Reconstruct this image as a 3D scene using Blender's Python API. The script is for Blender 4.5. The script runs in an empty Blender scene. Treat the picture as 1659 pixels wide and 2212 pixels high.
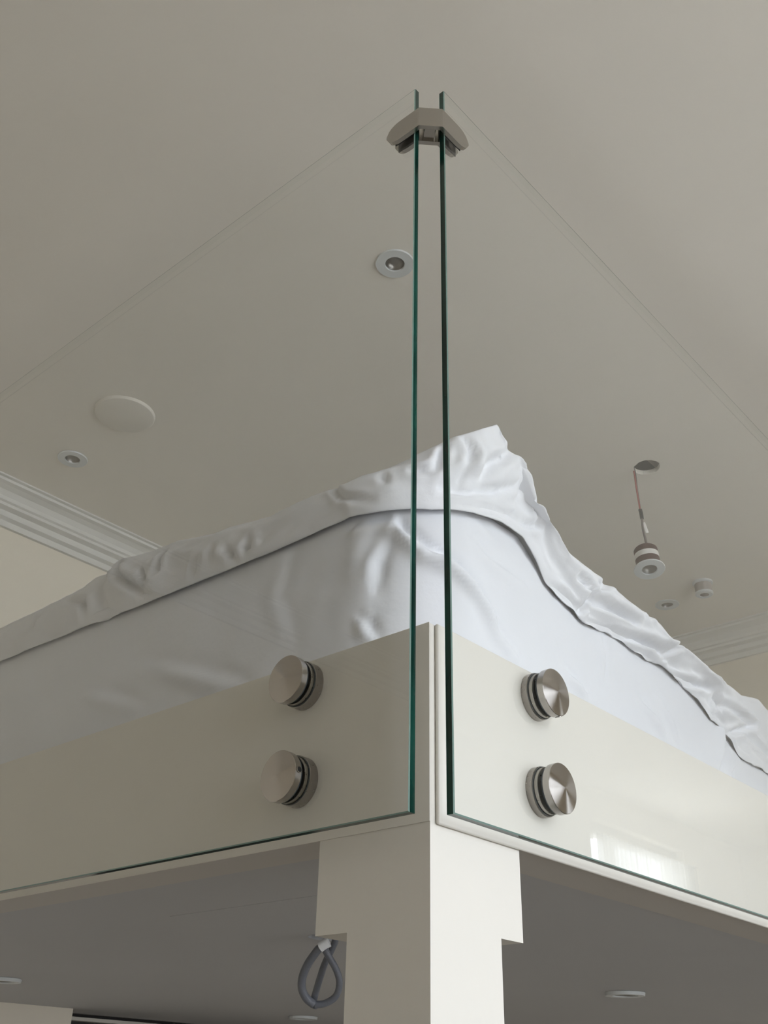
import bpy, bmesh, math
from mathutils import Vector, Matrix, noise

# ------------------------------------------------------------------ camera
scene = bpy.context.scene
COL = scene.collection
cam_data = bpy.data.cameras.new('camera')
cam = bpy.data.objects.new('camera', cam_data)
COL.objects.link(cam)
CAM_C = Vector((0.62209, -0.77164, -0.33005))
CAM_R = Vector((0.752529, 0.658213, 0.021351))
CAM_U = Vector((0.322133, -0.396183, 0.859808))
CAM_F = Vector((-0.574395, 0.640153, 0.510171))
m = Matrix((CAM_R, CAM_U, -CAM_F)).transposed().to_4x4()
m.translation = CAM_C
cam.matrix_world = m
cam_data.sensor_fit = 'HORIZONTAL'
cam_data.sensor_width = 36.0
cam_data.lens = 2160.2 / 1659.0 * 36.0
cam_data.clip_start = 0.02
cam_data.clip_end = 200.0
scene.camera = cam

# ------------------------------------------------------------------ world / daylight
world = bpy.data.worlds.new('overcast_sky')
scene.world = world
world.use_nodes = True
wn = world.node_tree.nodes
wn['Background'].inputs['Color'].default_value = (0.90, 0.955, 1.05, 1.0)
wn['Background'].inputs['Strength'].default_value = 4.6

# windows, the last one unseen and added to brighten the ceiling, all in the long wall that faces the right-hand glass: (y0, y1)
WX = 2.3
WINDOWS = [(4.22, 5.32), (1.45, 2.05), (0.15, 1.25), (-1.0, -0.05)]
WZ0, WZ1 = -0.80, 1.08
for (a, b) in WINDOWS:
    ld = bpy.data.lights.new('window_portal', 'AREA')
    ld.shape = 'RECTANGLE'
    ld.size = WZ1 - WZ0
    ld.size_y = b - a
    ld.cycles.is_portal = True
    lo = bpy.data.objects.new('window_portal', ld)
    COL.objects.link(lo)
    lo.location = (WX + 0.14, (a + b) / 2, (WZ0 + WZ1) / 2)
    lo.rotation_euler = (0, math.pi / 2, 0)

vs = scene.view_settings
vs.view_transform = 'Standard'
vs.look = 'None'
vs.exposure = 0.94
vs.gamma = 1.0
vs.use_curve_mapping = False

# ------------------------------------------------------------------ materials
def new_mat(name):
    mt = bpy.data.materials.new(name)
    mt.use_nodes = True
    nt = mt.node_tree
    return mt, nt, nt.nodes['Principled BSDF']

def paint(name, col, rough=0.55, bump=0.02, scale=60.0, var=0.03, detail=4.0):
    mt, nt, p = new_mat(name)
    n = nt.nodes
    tc = n.new('ShaderNodeTexCoord')
    nz = n.new('ShaderNodeTexNoise'); nz.inputs['Scale'].default_value = scale; nz.inputs['Detail'].default_value = detail
    nz2 = n.new('ShaderNodeTexNoise'); nz2.inputs['Scale'].default_value = 2.3; nz2.inputs['Detail'].default_value = 3
    nt.links.new(tc.outputs['Object'], nz.inputs['Vector'])
    nt.links.new(tc.outputs['Object'], nz2.inputs['Vector'])
    mx = n.new('ShaderNodeMix'); mx.data_type = 'RGBA'
    mx.inputs['A'].default_value = tuple(c * (1 - var) for c in col) + (1,)
    mx.inputs['B'].default_value = tuple(min(1, c * (1 + var)) for c in col) + (1,)
    nt.links.new(nz2.outputs['Fac'], mx.inputs['Factor'])
    nt.links.new(mx.outputs['Result'], p.inputs['Base Color'])
    bp = n.new('ShaderNodeBump'); bp.inputs['Strength'].default_value = bump; bp.inputs['Distance'].default_value = 0.01
    nt.links.new(nz.outputs['Fac'], bp.inputs['Height'])
    nt.links.new(bp.outputs['Normal'], p.inputs['Normal'])
    p.inputs['Roughness'].default_value = rough
    return mt

def steel(name, col=(0.50, 0.475, 0.44), rough=0.30, aniso=0.85, rot=0.0, radial=True):
    mt, nt, p = new_mat(name)
    n = nt.nodes
    p.inputs['Metallic'].default_value = 1.0
    p.inputs['Base Color'].default_value = col + (1,)
    p.inputs['Anisotropic'].default_value = aniso
    p.inputs['Anisotropic Rotation'].default_value = rot
    nz = n.new('ShaderNodeTexNoise'); nz.inputs['Scale'].default_value = 250; nz.inputs['Detail'].default_value = 2
    tc = n.new('ShaderNodeTexCoord')
    nt.links.new(tc.outputs['Object'], nz.inputs['Vector'])
    mr = n.new('ShaderNodeMapRange'); mr.inputs['To Min'].default_value = rough - 0.02; mr.inputs['To Max'].default_value = rough + 0.02
    nt.links.new(nz.outputs['Fac'], mr.inputs['Value'])
    nt.links.new(mr.outputs['Result'], p.inputs['Roughness'])
    if radial:
        tg = n.new('ShaderNodeTangent'); tg.direction_type = 'RADIAL'; tg.axis = 'Z'
        nt.links.new(tg.outputs['Tangent'], p.inputs['Tangent'])
    return mt

def thin_glass(name, tint, f0=0.045):
    # one sheet of clear glass: see-through with a Fresnel mirror reflection on each face
    mt = bpy.data.materials.new(name); mt.use_nodes = True
    nt = mt.node_tree; n = nt.nodes; n.clear()
    out = n.new('ShaderNodeOutputMaterial')
    tr = n.new('ShaderNodeBsdfTransparent'); tr.inputs['Color'].default_value = tint + (1,)
    gl = n.new('ShaderNodeBsdfGlossy'); gl.inputs['Roughness'].default_value = 0.0
    gl.inputs['Color'].default_value = (1, 1, 1, 1)
    ge = n.new('ShaderNodeNewGeometry')
    dt = n.new('ShaderNodeVectorMath'); dt.operation = 'DOT_PRODUCT'
    nt.links.new(ge.outputs['Normal'], dt.inputs[0]); nt.links.new(ge.outputs['Incoming'], dt.inputs[1])
    ab = n.new('ShaderNodeMath'); ab.operation = 'ABSOLUTE'; nt.links.new(dt.outputs['Value'], ab.inputs[0])
    om = n.new('ShaderNodeMath'); om.operation = 'SUBTRACT'; om.inputs[0].default_value = 1.0; nt.links.new(ab.outputs[0], om.inputs[1])
    pw = n.new('ShaderNodeMath'); pw.operation = 'POWER'; pw.inputs[1].default_value = 5.0; nt.links.new(om.outputs[0], pw.inputs[0])
    ml = n.new('ShaderNodeMath'); ml.operation = 'MULTIPLY_ADD'; ml.inputs[1].default_value = 1 - f0; ml.inputs[2].default_value = f0
    nt.links.new(pw.outputs[0], ml.inputs[0])
    mx = n.new('ShaderNodeMixShader')
    nt.links.new(ml.outputs[0], mx.inputs['Fac']); nt.links.new(tr.outputs[0], mx.inputs[1]); nt.links.new(gl.outputs[0], mx.inputs[2])
    nt.links.new(mx.outputs[0], out.inputs['Surface'])
    return mt

M = {}
M['ceiling'] = paint('ceiling_paint', (0.91, 0.865, 0.785), 0.8, 0.03, 25)
M['wall'] = paint('wall_paint', (0.90, 0.83, 0.71), 0.75, 0.03, 25)
M['white'] = paint('white_eggshell_paint', (0.745, 0.71, 0.645), 0.42, 0.04, 40)
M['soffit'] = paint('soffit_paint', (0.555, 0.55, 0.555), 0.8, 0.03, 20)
M['plaster'] = paint('cornice_plaster', (0.82, 0.80, 0.75), 0.7, 0.02, 40)
M['sheet'] = paint('white_cotton_sheet', (0.785, 0.79, 0.825), 0.9, 0.05, 90, 0.01)
M['duvet'] = paint('white_cotton_duvet', (0.81, 0.81, 0.835), 0.9, 0.10, 55, 0.01)
M['bezel'] = paint('white_plastic', (0.74, 0.76, 0.76), 0.4, 0.0, 40, 0.01)
M['red_body'] = paint('red_brown_intumescent', (0.075, 0.024, 0.020), 0.6, 0.1, 200, 0.1)
M['label_white'] = paint('white_label', (0.85, 0.83, 0.80), 0.5, 0.0, 40, 0.02)
M['dark'] = paint('dark_plastic', (0.03, 0.03, 0.03), 0.5, 0.05, 200, 0.1)
M['rubber'] = paint('grey_rubber', (0.045, 0.055, 0.06), 0.35, 0.02, 200, 0.1)
M['black_rubber'] = paint('black_rubber', (0.008, 0.008, 0.008), 0.6, 0.02, 200, 0.1)
M['cable'] = paint('grey_cable_sheath', (0.16, 0.165, 0.185), 0.45, 0.15, 260, 0.25)
M['tape'] = paint('white_tape', (0.90, 0.90, 0.90), 0.5, 0.05, 200, 0.02)
M['wire_red'] = paint('red_wire', (0.42, 0.13, 0.11), 0.5, 0.0, 50, 0.05)
M['wire_grey'] = paint('grey_wire', (0.18, 0.15, 0.14), 0.5, 0.0, 50, 0.05)
M['timber'] = paint('bare_timber', (0.55, 0.50, 0.44), 0.8, 0.1, 60, 0.1)
M['void'] = paint('void_lining', (0.16, 0.155, 0.15), 0.9, 0.05, 30, 0.1)
M['reflector'] = steel('lamp_reflector', (0.30, 0.285, 0.27), 0.3, 0.0, 0, False)
M['steel_cap'] = steel('turned_stainless_steel', (0.47, 0.445, 0.42), 0.20, 0.95, 0.25)
M['steel_side'] = steel('brushed_stainless_steel', (0.38, 0.355, 0.33), 0.28, 0.6, 0.0)
M['steel_plain'] = steel('satin_stainless_steel', (0.47, 0.445, 0.41), 0.24, 0.0, 0, False)
M['glass'] = thin_glass('clear_glass_face', (0.994, 0.998, 0.994), 0.03)
M['pane'] = thin_glass('window_pane_glass', (0.97, 0.98, 0.97))

def glass_edge(name, col, rough):
    mt, nt, p = new_mat(name)
    n = nt.nodes
    tc = n.new('ShaderNodeTexCoord')
    mp = n.new('ShaderNodeMapping'); mp.inputs['Scale'].default_value = (25, 25, 9)
    nz = n.new('ShaderNodeTexNoise'); nz.inputs['Scale'].default_value = 1.0; nz.inputs['Detail'].default_value = 2
    nt.links.new(tc.outputs['Object'], mp.inputs['Vector']); nt.links.new(mp.outputs['Vector'], nz.inputs['Vector'])
    cr = n.new('ShaderNodeValToRGB')
    cr.color_ramp.elements[0].position = 0.35; cr.color_ramp.elements[0].color = tuple(c * 0.55 for c in col) + (1,)
    cr.color_ramp.elements[1].position = 0.7; cr.color_ramp.elements[1].color = tuple(c * 1.8 for c in col) + (1,)
    nt.links.new(nz.outputs['Fac'], cr.inputs['Fac'])
    nt.links.new(cr.outputs['Color'], p.inputs['Base Color'])
    p.inputs['Roughness'].default_value = rough
    p.inputs['IOR'].default_value = 1.5
    return mt
M['glass_edge'] = glass_edge('green_glass_edge', (0.004, 0.036, 0.026), 0.12)
M['glass_arris'] = paint('ground_glass_arris', (0.22, 0.33, 0.29), 0.35, 0.1, 300, 0.2)

def polished_edge(name):
    # top edge of the pane: polished, so most of the light simply passes
    mt = bpy.data.materials.new(name); mt.use_nodes = True
    nt = mt.node_tree; n = nt.nodes; n.clear()
    out = n.new('ShaderNodeOutputMaterial')
    tr = n.new('ShaderNodeBsdfTransparent'); tr.inputs['Color'].default_value = (0.97, 0.98, 0.97, 1)
    gl = n.new('ShaderNodeBsdfGlossy'); gl.inputs['Roughness'].default_value = 0.1
    gl.inputs['Color'].default_value = (0.8, 0.84, 0.8, 1)
    mx = n.new('ShaderNodeMixShader'); mx.inputs['Fac'].default_value = 0.02
    nt.links.new(tr.outputs[0], mx.inputs[1]); nt.links.new(gl.outputs[0], mx.inputs[2]); nt.links.new(mx.outputs[0], out.inputs['Surface'])
    return mt
M['glass_top'] = polished_edge('polished_glass_top_edge')

def floor_material():
    mt, nt, p = new_mat('oak_floorboards')
    n = nt.nodes
    tc = n.new('ShaderNodeTexCoord')
    br = n.new('ShaderNodeTexBrick'); br.inputs['Scale'].default_value = 1.0
    br.inputs['Brick Width'].default_value = 1.2; br.inputs['Row Height'].default_value = 0.14
    br.inputs['Mortar Size'].default_value = 0.002
    br.inputs['Color1'].default_value = (0.37, 0.34, 0.305, 1); br.inputs['Color2'].default_value = (0.32, 0.295, 0.265, 1)
    br.inputs['Mortar'].default_value = (0.1, 0.07, 0.04, 1)
    nt.links.new(tc.outputs['Object'], br.inputs['Vector'])
    nt.links.new(br.outputs['Color'], p.inputs['Base Color'])
    p.inputs['Roughness'].default_value = 0.4
    return mt
M['floor'] = floor_material()
M['beam_under'] = paint('beam_underside_shade', (0.62, 0.585, 0.545), 0.8, 0.03, 20)  # beam white darkened for downward faces, shade put into the colour
M['arris_top'] = thin_glass('polished_arris', (0.42, 0.43, 0.40), 0.02)
def sheer(name):
    mt = bpy.data.materials.new(name); mt.use_nodes = True
    nt = mt.node_tree; n = nt.nodes; n.clear()
    out = n.new('ShaderNodeOutputMaterial')
    tr = n.new('ShaderNodeBsdfTransparent'); tl = n.new('ShaderNodeBsdfTranslucent')
    tl.inputs['Color'].default_value = (0.5, 0.5, 0.48, 1)
    mx = n.new('ShaderNodeMixShader'); mx.inputs['Fac'].default_value = 0.8
    nt.links.new(tr.outputs[0], mx.inputs[1]); nt.links.new(tl.outputs[0], mx.inputs[2]); nt.links.new(mx.outputs[0], out.inputs['Surface'])
    return mt
M['sheer'] = sheer('sheer_voile')
M['plate'] = paint('plate_paint', (0.85, 0.81, 0.735), 0.8, 0.03, 25)
M['ground'] = paint('grey_paving', (0.50, 0.48, 0.45), 0.9, 0.05, 8, 0.1)
M['dark_glass'] = paint('dark_blind', (0.035, 0.03, 0.028), 0.5, 0.0, 20, 0.1)

# ------------------------------------------------------------------ mesh helpers
def obj(name, bm, mats, parent=None, smooth=False, recalc=True, sharp=None):
    if recalc:
        bmesh.ops.recalc_face_normals(bm, faces=bm.faces[:])
    me = bpy.data.meshes.new(name)
    bm.to_mesh(me); bm.free()
    if not isinstance(mats, (list, tuple)):
        mats = [mats]
    for mm in mats:
        me.materials.append(mm)
    if smooth:
        for f in me.polygons: f.use_smooth = True
        if sharp is not None:
            me.set_sharp_from_angle(angle=math.radians(sharp))
    o = bpy.data.objects.new(name, me)
    COL.objects.link(o)
    if parent is not None:
        o.parent = parent
    return o

def thing(name, label, cat, loc=(0, 0, 0), group=None):
    o = bpy.data.objects.new(name, None)
    o.empty_display_size = 0.05
    COL.objects.link(o)
    o.location = loc
    return tag(o, label, cat, group)

def tag(o, label, cat, group=None):
    o['label'] = label; o['category'] = cat
    if group: o['group'] = group
    return o

def struct(o, label=None, cat=None):
    o['kind'] = 'structure'
    if label: o['label'] = label
    if cat: o['category'] = cat
    return o

def add_box(bm, x0, x1, y0, y1, z0, z1, bevel=0.0, seg=2):
    r = bmesh.ops.create_cube(bm, size=1.0)
    vs_ = r['verts']
    for v in vs_:
        v.co = Vector(((x0 + x1) / 2 + v.co.x * (x1 - x0), (y0 + y1) / 2 + v.co.y * (y1 - y0), (z0 + z1) / 2 + v.co.z * (z1 - z0)))
    if bevel > 0:
        es = set()
        for v in vs_:
            es.update(v.link_edges)
        bmesh.ops.bevel(bm, geom=list(es), offset=bevel, segments=seg, profile=0.5, affect='EDGES')

def box(*a, **k):
    bm = bmesh.new(); add_box(bm, *a, **k); return bm

def lathe(prof, seg=48, close=False):
    # prof: list of (r, z); revolved round Z
    bm = bmesh.new()
    rings = []
    for (r, z) in prof:
        if r < 1e-7:
            rings.append([bm.verts.new((0, 0, z))])
        else:
            rings.append([bm.verts.new((r * math.cos(2 * math.pi * i / seg), r * math.sin(2 * math.pi * i / seg), z)) for i in range(seg)])
    pairs = list(zip(rings[:-1], rings[1:]))
    if close: pairs.append((rings[-1], rings[0]))
    for a, b in pairs:
        for i in range(seg):
            j = (i + 1) % seg
            if len(a) == 1 and len(b) == 1: continue
            if len(a) == 1: bm.faces.new((a[0], b[i], b[j]))
            elif len(b) == 1: bm.faces.new((a[i], a[j], b[0]))
            else: bm.faces.new((a[i], a[j], b[j], b[i]))
    return bm

def catmull(pts, sub):
    P = [Vector(q) for q in pts]; out = []
    for i in range(len(P) - 1):
        a = P[max(i - 1, 0)]; b = P[i]; c = P[i + 1]; d = P[min(i + 2, len(P) - 1)]
        for k in range(sub):
            t = k / sub
            out.append(0.5 * ((2 * b) + (c - a) * t + (2 * a - 5 * b + 4 * c - d) * t * t + (3 * b - a - 3 * c + d) * t ** 3))
    out.append(P[-1]); return out

def tube(pts, r, seg=10, bm=None, flat=1.0):
    bm = bm or bmesh.new()
    rings = []
    up = Vector((0.31, 0.12, 0.94))
    prev = None
    for i, q in enumerate(pts):
        t = (pts[min(i + 1, len(pts) - 1)] - pts[max(i - 1, 0)]).normalized()
        if prev is None:
            n = t.cross(up); n = n.normalized() if n.length > 1e-3 else t.orthogonal().normalized()
        else:
            n = (prev - t * prev.dot(t)).normalized()
        prev = n
        b = t.cross(n)
        rings.append([bm.verts.new(q + n * (r * math.cos(2 * math.pi * k / seg)) + b * (r * flat * math.sin(2 * math.pi * k / seg))) for k in range(seg)])
    for a, b in zip(rings[:-1], rings[1:]):
        for k in range(seg):
            j = (k + 1) % seg
            bm.faces.new((a[k], a[j], b[j], b[k]))
    bm.faces.new(list(reversed(rings[0]))); bm.faces.new(rings[-1])
    return bm

def sheet_with_holes(bm, outer, holes, z, seg=40):
    # flat polygon with round holes, in the plane z
    es = []
    ov = [bm.verts.new((x, y, z)) for x, y in outer]
    es += [bm.edges.new((ov[i], ov[(i + 1) % len(ov)])) for i in range(len(ov))]
    loops = []
    for (cx, cy, r) in holes:
        hv = [bm.verts.new((cx + r * math.cos(2 * math.pi * i / seg), cy + r * math.sin(2 * math.pi * i / seg), z)) for i in range(seg)]
        es += [bm.edges.new((hv[i], hv[(i + 1) % seg])) for i in range(seg)]
        loops.append(hv)
    bmesh.ops.triangle_fill(bm, use_beauty=True, use_dissolve=False, edges=es)
    return ov, loops

def wall_up(bm, loop, dz):
    top = [bm.verts.new(v.co + Vector((0, 0, dz))) for v in loop]
    for i in range(len(loop)):
        j = (i + 1) % len(loop)
        bm.faces.new((loop[i], loop[j], top[j], top[i]))
    return top

def lerp_table(tab, s):
    if s <= tab[0][0]: return tab[0][1]
    for (a, va), (b, vb) in zip(tab[:-1], tab[1:]):
        if s <= b:
            if b - a < 1e-9: return vb
            return va + (vb - va) * (s - a) / (b - a)
    return tab[-1][1]

# ------------------------------------------------------------------ room shell
ZF, H = -1.93, 1.25
LIGHTS = [(-0.4377, 0.4248), (-1.6526, 0.4183), (-0.7918, 2.3485)]
OPEN_HOLE = (-0.4110, 1.4970)
bm = bmesh.new()
outer = [(-2.65, -3.1), (2.45, -3.1), (2.45, 6.3), (-2.65, 6.3)]
ov, loops = sheet_with_holes(bm, outer, [(x, y, 0.032) for x, y in LIGHTS] + [OPEN_HOLE + (0.037,)], H)
for i, lp in enumerate(loops):
    wall_up(bm, lp, 0.014)
    if i == 3:                                   # ragged plaster edge of the open cut-out
        for k, v in enumerate(lp):
            d = 1 + 0.07 * noise.noise(Vector((k * 0.5, 1.7, 0)))
            v.co.x = OPEN_HOLE[0] + (v.co.x - OPEN_HOLE[0]) * d; v.co.y = OPEN_HOLE[1] + (v.co.y - OPEN_HOLE[1]) * d
top = wall_up(bm, ov, 0.16)
bm.faces.new(top)
for f in bm.faces:
    if f.calc_center_median().z > H + 0.05: f.material_index = 1
ceiling = struct(obj('ceiling', bm, [M['ceiling'], M['void']]), 'plain off-white plaster ceiling above the platform', 'ceiling')
bm = bmesh.new()
add_box(bm, -0.425, -0.385, 1.30, 1.70, H + 0.05, H + 0.09)
add_box(bm, -0.60, -0.36, 1.478, 1.492, H + 0.030, H + 0.048)
obj('batten', bm, M['timber'], ceiling)

struct(obj('floor', box(-2.65, 2.45, -3.1, 6.3, ZF - 0.1, ZF), M['floor']), 'oak boarded floor of the room', 'floor')

LX = -2.43                                       # back of the niche below the platform
bm = bmesh.new()
add_box(bm, -2.12, -2.0, -3.1, 2.85, -0.086, H + 0.1)
add_box(bm, -2.12, -2.0, -3.1, -0.02, ZF, -0.086)
add_box(bm, -2.65, -2.12, -0.12, -0.02, ZF, -0.086)
add_box(bm, -2.65, LX, -0.02, 1.222, ZF, -0.0885)
add_box(bm, -2.65, LX, 2.45, 2.85, ZF, -0.0885)
add_box(bm, -2.65, LX, 1.222, 2.45, ZF, -1.2)
struct(obj('wall_left', bm, M['wall']), 'off-white wall at the left end of the sleeping platform', 'wall')
w = struct(obj('window_5', box(-2.66, -2.63, 1.222, 2.45, -1.2, -0.086), M['dark_glass']), 'dark window blind set in the niche below the platform', 'window')
bm = bmesh.new()
add_box(bm, -2.63, -2.59, 1.222, 2.45, -0.110, -0.099, 0.001)
obj('head_rail', bm, M['white'], w)
bm = bmesh.new()
add_box(bm, -2.65, 0.15, 2.75, 2.85, ZF, H + 0.1)
struct(obj('wall_far', bm, M['wall']), 'off-white wall behind the far end of the bed', 'wall')
struct(obj('wall_return', box(0.05, 0.15, 2.85, 6.3, ZF, H + 0.1), M['wall']), 'off-white return wall beyond the platform', 'wall')
struct(obj('wall_end', box(0.05, 2.45, 6.2, 6.3, ZF, H + 0.1), M['wall']), 'off-white end wall of the room', 'wall')
bm = box(-2.65, 2.45, -3.1, -3.0, ZF, H + 0.1)
struct(obj('wall_near', bm, M['wall']), 'off-white wall behind the viewer', 'wall')
bm = bmesh.new()
ys = sorted([-3.1] + [v for ab in WINDOWS for v in ab] + [6.3])
for i in range(len(ys) - 1):
    if (ys[i], ys[i + 1]) in WINDOWS:
        add_box(bm, WX, WX + 0.15, ys[i], ys[i + 1], ZF, WZ0); add_box(bm, WX, WX + 0.15, ys[i], ys[i + 1], WZ1, H + 0.1)
    else:
        add_box(bm, WX, WX + 0.15, ys[i], ys[i + 1], ZF, H + 0.1)
struct(obj('wall_right', bm, M['wall']), 'off-white wall with tall windows facing the platform', 'wall')
struct(obj('ground', box(2.5, 40, -30, 40, -4.2, -4.0), M['ground']), 'grey paved ground outside the windows', 'ground')

for n_, (a, b) in enumerate(WINDOWS):
    bm = bmesh.new()
    X0, X1 = WX + 0.05, WX + 0.11
    for (y0, y1, z0, z1) in [(a, a + 0.06, WZ0, WZ1), (b - 0.06, b, WZ0, WZ1), (a, b, WZ1 - 0.07, WZ1), (a, b, WZ0, WZ0 + 0.09),
                             (a, b, 0.62, 0.67), (a + 0.29, a + 0.35, WZ0, WZ1)]:
        add_box(bm, X0, X1, y0, y1, z0, z1, 0.004, 1)
    wo = struct(obj('window_%d' % (n_ + 1), bm, M['white']), 'white painted sash window in the right-hand wall', 'window')
    for (y0, y1, z0, z1) in [(a + 0.06, a + 0.29, WZ0 + .09, 0.62), (a + 0.35, b - 0.06, WZ0 + .09, 0.62), (a + 0.06, a + 0.29, 0.67, WZ1 - .07), (a + 0.35, b - 0.06, 0.67, WZ1 - .07)]:
        bm = bmesh.new()
        vs4 = [bm.verts.new((WX + 0.08, y, z)) for y, z in ((y0, z0), (y1, z0), (y1, z1), (y0, z1))]
        bm.faces.new(vs4)
        obj('window_pane', bm, M['pane'], wo)
    obj('window_sill', box(WX - 0.04, WX + 0.05, a - 0.05, b + 0.05, WZ0 - 0.03, WZ0, 0.004), M['white'], wo)

a, b = WINDOWS[0]
bm = bmesh.new(); lo_, hi_ = [], []
for i in range(141):
    y = a - 0.04 + (b - a + 0.08) * i / 140
    x = WX - 0.05 + 0.018 * math.sin(i * 0.9) + 0.006 * math.sin(i * 0.37)
    lo_.append(bm.verts.new((x, y, WZ0 - 0.1))); hi_.append(bm.verts.new((WX - 0.05 + (x - WX + 0.05) * 0.6, y, WZ1 - 0.10)))
for i in range(140): bm.faces.new((lo_[i], lo_[i + 1], hi_[i + 1], hi_[i]))
cu = thing('net_curtain', 'sheer white net curtain over the window mirrored in the right glass panel', 'curtain', (WX - 0.05, (a + b) / 2, WZ0 - 0.1))
o = obj('voile', bm, M['sheer'], cu, True)
o.matrix_parent_inverse = Matrix.Translation(cu.location).inverted()
o = obj('rail', tube([Vector((WX - 0.05, a - 0.06, WZ1 - 0.095)), Vector((WX - 0.05, b + 0.06, WZ1 - 0.095))], 0.006), M['white'], cu)
o.matrix_parent_inverse = Matrix.Translation(cu.location).inverted()

# moulded plaster cornice, mitred in the far corner
PROF = [(0.0, 0.102), (0.012, 0.102), (0.014, 0.084), (0.030, 0.079), (0.034, 0.063), (0.054, 0.058), (0.056, 0.050),
        (0.064, 0.047), (0.068, 0.037), (0.080, 0.024), (0.098, 0.017), (0.112, 0.014), (0.113, 0.006), (0.124, 0.005), (0.124, 0.0), (0.0, 0.0)]
def cornice(fn, t0, t1):
    bm = bmesh.new()
    A = [bm.verts.new(fn(p_, t0(p_), d)) for p_, d in PROF]; B = [bm.verts.new(fn(p_, t1(p_), d)) for p_, d in PROF]
    for i in range(len(PROF)):
        j = (i + 1) % len(PROF)
        bm.faces.new((A[i], A[j], B[j], B[i]))
    bm.faces.new(list(reversed(A))); bm.faces.new(B)
    return bm
struct(obj('trim_1', cornice(lambda p_, t, d: (-2.0 + p_, t, H - d), lambda p_: -3.0, lambda p_: 2.75 - p_), M['plaster']), 'moulded white cornice along the left wall', 'cornice')
struct(obj('trim_2', cornice(lambda p_, t, d: (t, 2.75 - p_, H - d), lambda p_: -2.0 + p_, lambda p_: 0.15), M['plaster']), 'moulded white cornice along the far wall', 'cornice')

# ------------------------------------------------------------------ platform
ZT, ZB = 0.1203, -0.090
plat = thing('sleeping_platform', 'white boxed sleeping platform with deep painted fascia boards', 'platform', (0, 0, ZB))
def part(name, bm, mat, parent, smooth=False, sharp=None):
    o = obj(name, bm, mat, None, smooth, True, sharp)
    o.parent = parent
    o.matrix_parent_inverse = Matrix.Translation(parent.location).inverted()
    return o
bm = bmesh.new()
add_box(bm, -0.075, 0.0, 0.0, 2.745, ZB, ZT - 0.001)
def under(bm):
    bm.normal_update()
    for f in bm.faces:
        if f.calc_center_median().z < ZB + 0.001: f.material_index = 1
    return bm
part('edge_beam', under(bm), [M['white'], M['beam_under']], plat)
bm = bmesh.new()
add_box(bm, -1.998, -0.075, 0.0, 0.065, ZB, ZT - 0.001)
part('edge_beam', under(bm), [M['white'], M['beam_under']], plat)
bm = bmesh.new()
add_box(bm, 0.0002, 0.0050, 0.0075, 2.74, ZB - 0.003, ZT, 0.0023, 4)
part('fascia_board', bm, M['white'], plat, True, 60)
bm = bmesh.new()
add_box(bm, -1.996, 0.0, -0.0009, -0.0001, ZB - 0.001, ZT)
part('fascia_board', bm, M['white'], plat)
bm = bmesh.new()
add_box(bm, -1.998, -0.076, 0.066, 2.745, 0.09, 0.106)
part('deck', bm, M['white'], plat)
CAB = (-0.6405, 0.5330)
SOFF = [(-0.6704, 1.5617), (-1.960, 1.775), (-1.800, 0.600)]
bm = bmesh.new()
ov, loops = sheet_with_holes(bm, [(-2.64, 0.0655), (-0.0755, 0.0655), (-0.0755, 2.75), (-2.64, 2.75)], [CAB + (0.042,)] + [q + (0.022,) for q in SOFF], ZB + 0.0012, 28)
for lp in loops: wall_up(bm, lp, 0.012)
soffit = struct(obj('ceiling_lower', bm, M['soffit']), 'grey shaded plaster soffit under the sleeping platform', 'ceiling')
bm = bmesh.new()                                  # taped board joint
add_box(bm, -0.70, -0.36, 0.2350, 0.2380, ZB + 0.0008, ZB + 0.0020)
obj('joint_tape', bm, M['soffit'], soffit)

bm = bmesh.new()                                  # square shaft and wider head, flush on the two outer faces
HX, HY, SX, SY, ZH = -0.1495, 0.1512, -0.1055, 0.1127, -0.1845
def q_(*p_): return bm.faces.new([bm.verts.new(v) for v in p_])
q_((0, 0, ZF), (0, 0, ZB), (HX, 0, ZB), (HX, 0, ZH), (SX, 0, ZH), (SX, 0, ZF))
q_((0, 0, ZF), (0, SY, ZF), (0, SY, ZH), (0, HY, ZH), (0, HY, ZB), (0, 0, ZB))
q_((HX, 0, ZB), (HX, HY, ZB), (HX, HY, ZH), (HX, 0, ZH))
q_((0, HY, ZB), (0, HY, ZH), (HX, HY, ZH), (HX, HY, ZB))
q_((SX, 0, ZF), (SX, 0, ZH), (SX, SY, ZH), (SX, SY, ZF))
q_((0, SY, ZF), (SX, SY, ZF), (SX, SY, ZH), (0, SY, ZH))
q_((HX, 0, ZH), (HX, HY, ZH), (SX, HY, ZH), (SX, 0, ZH))
q_((SX, SY, ZH), (SX, HY, ZH), (0, HY, ZH), (0, SY, ZH))
q_((0, 0, ZB), (0, HY, ZB), (HX, HY, ZB), (HX, 0, ZB))
q_((0, 0, ZF), (SX, 0, ZF), (SX, SY, ZF), (0, SY, ZF))
bmesh.ops.remove_doubles(bm, verts=bm.verts[:], dist=1e-5)
tag(obj('support_post', bm, M['white']), 'square white post with a stepped head under the platform corner', 'post')

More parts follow.
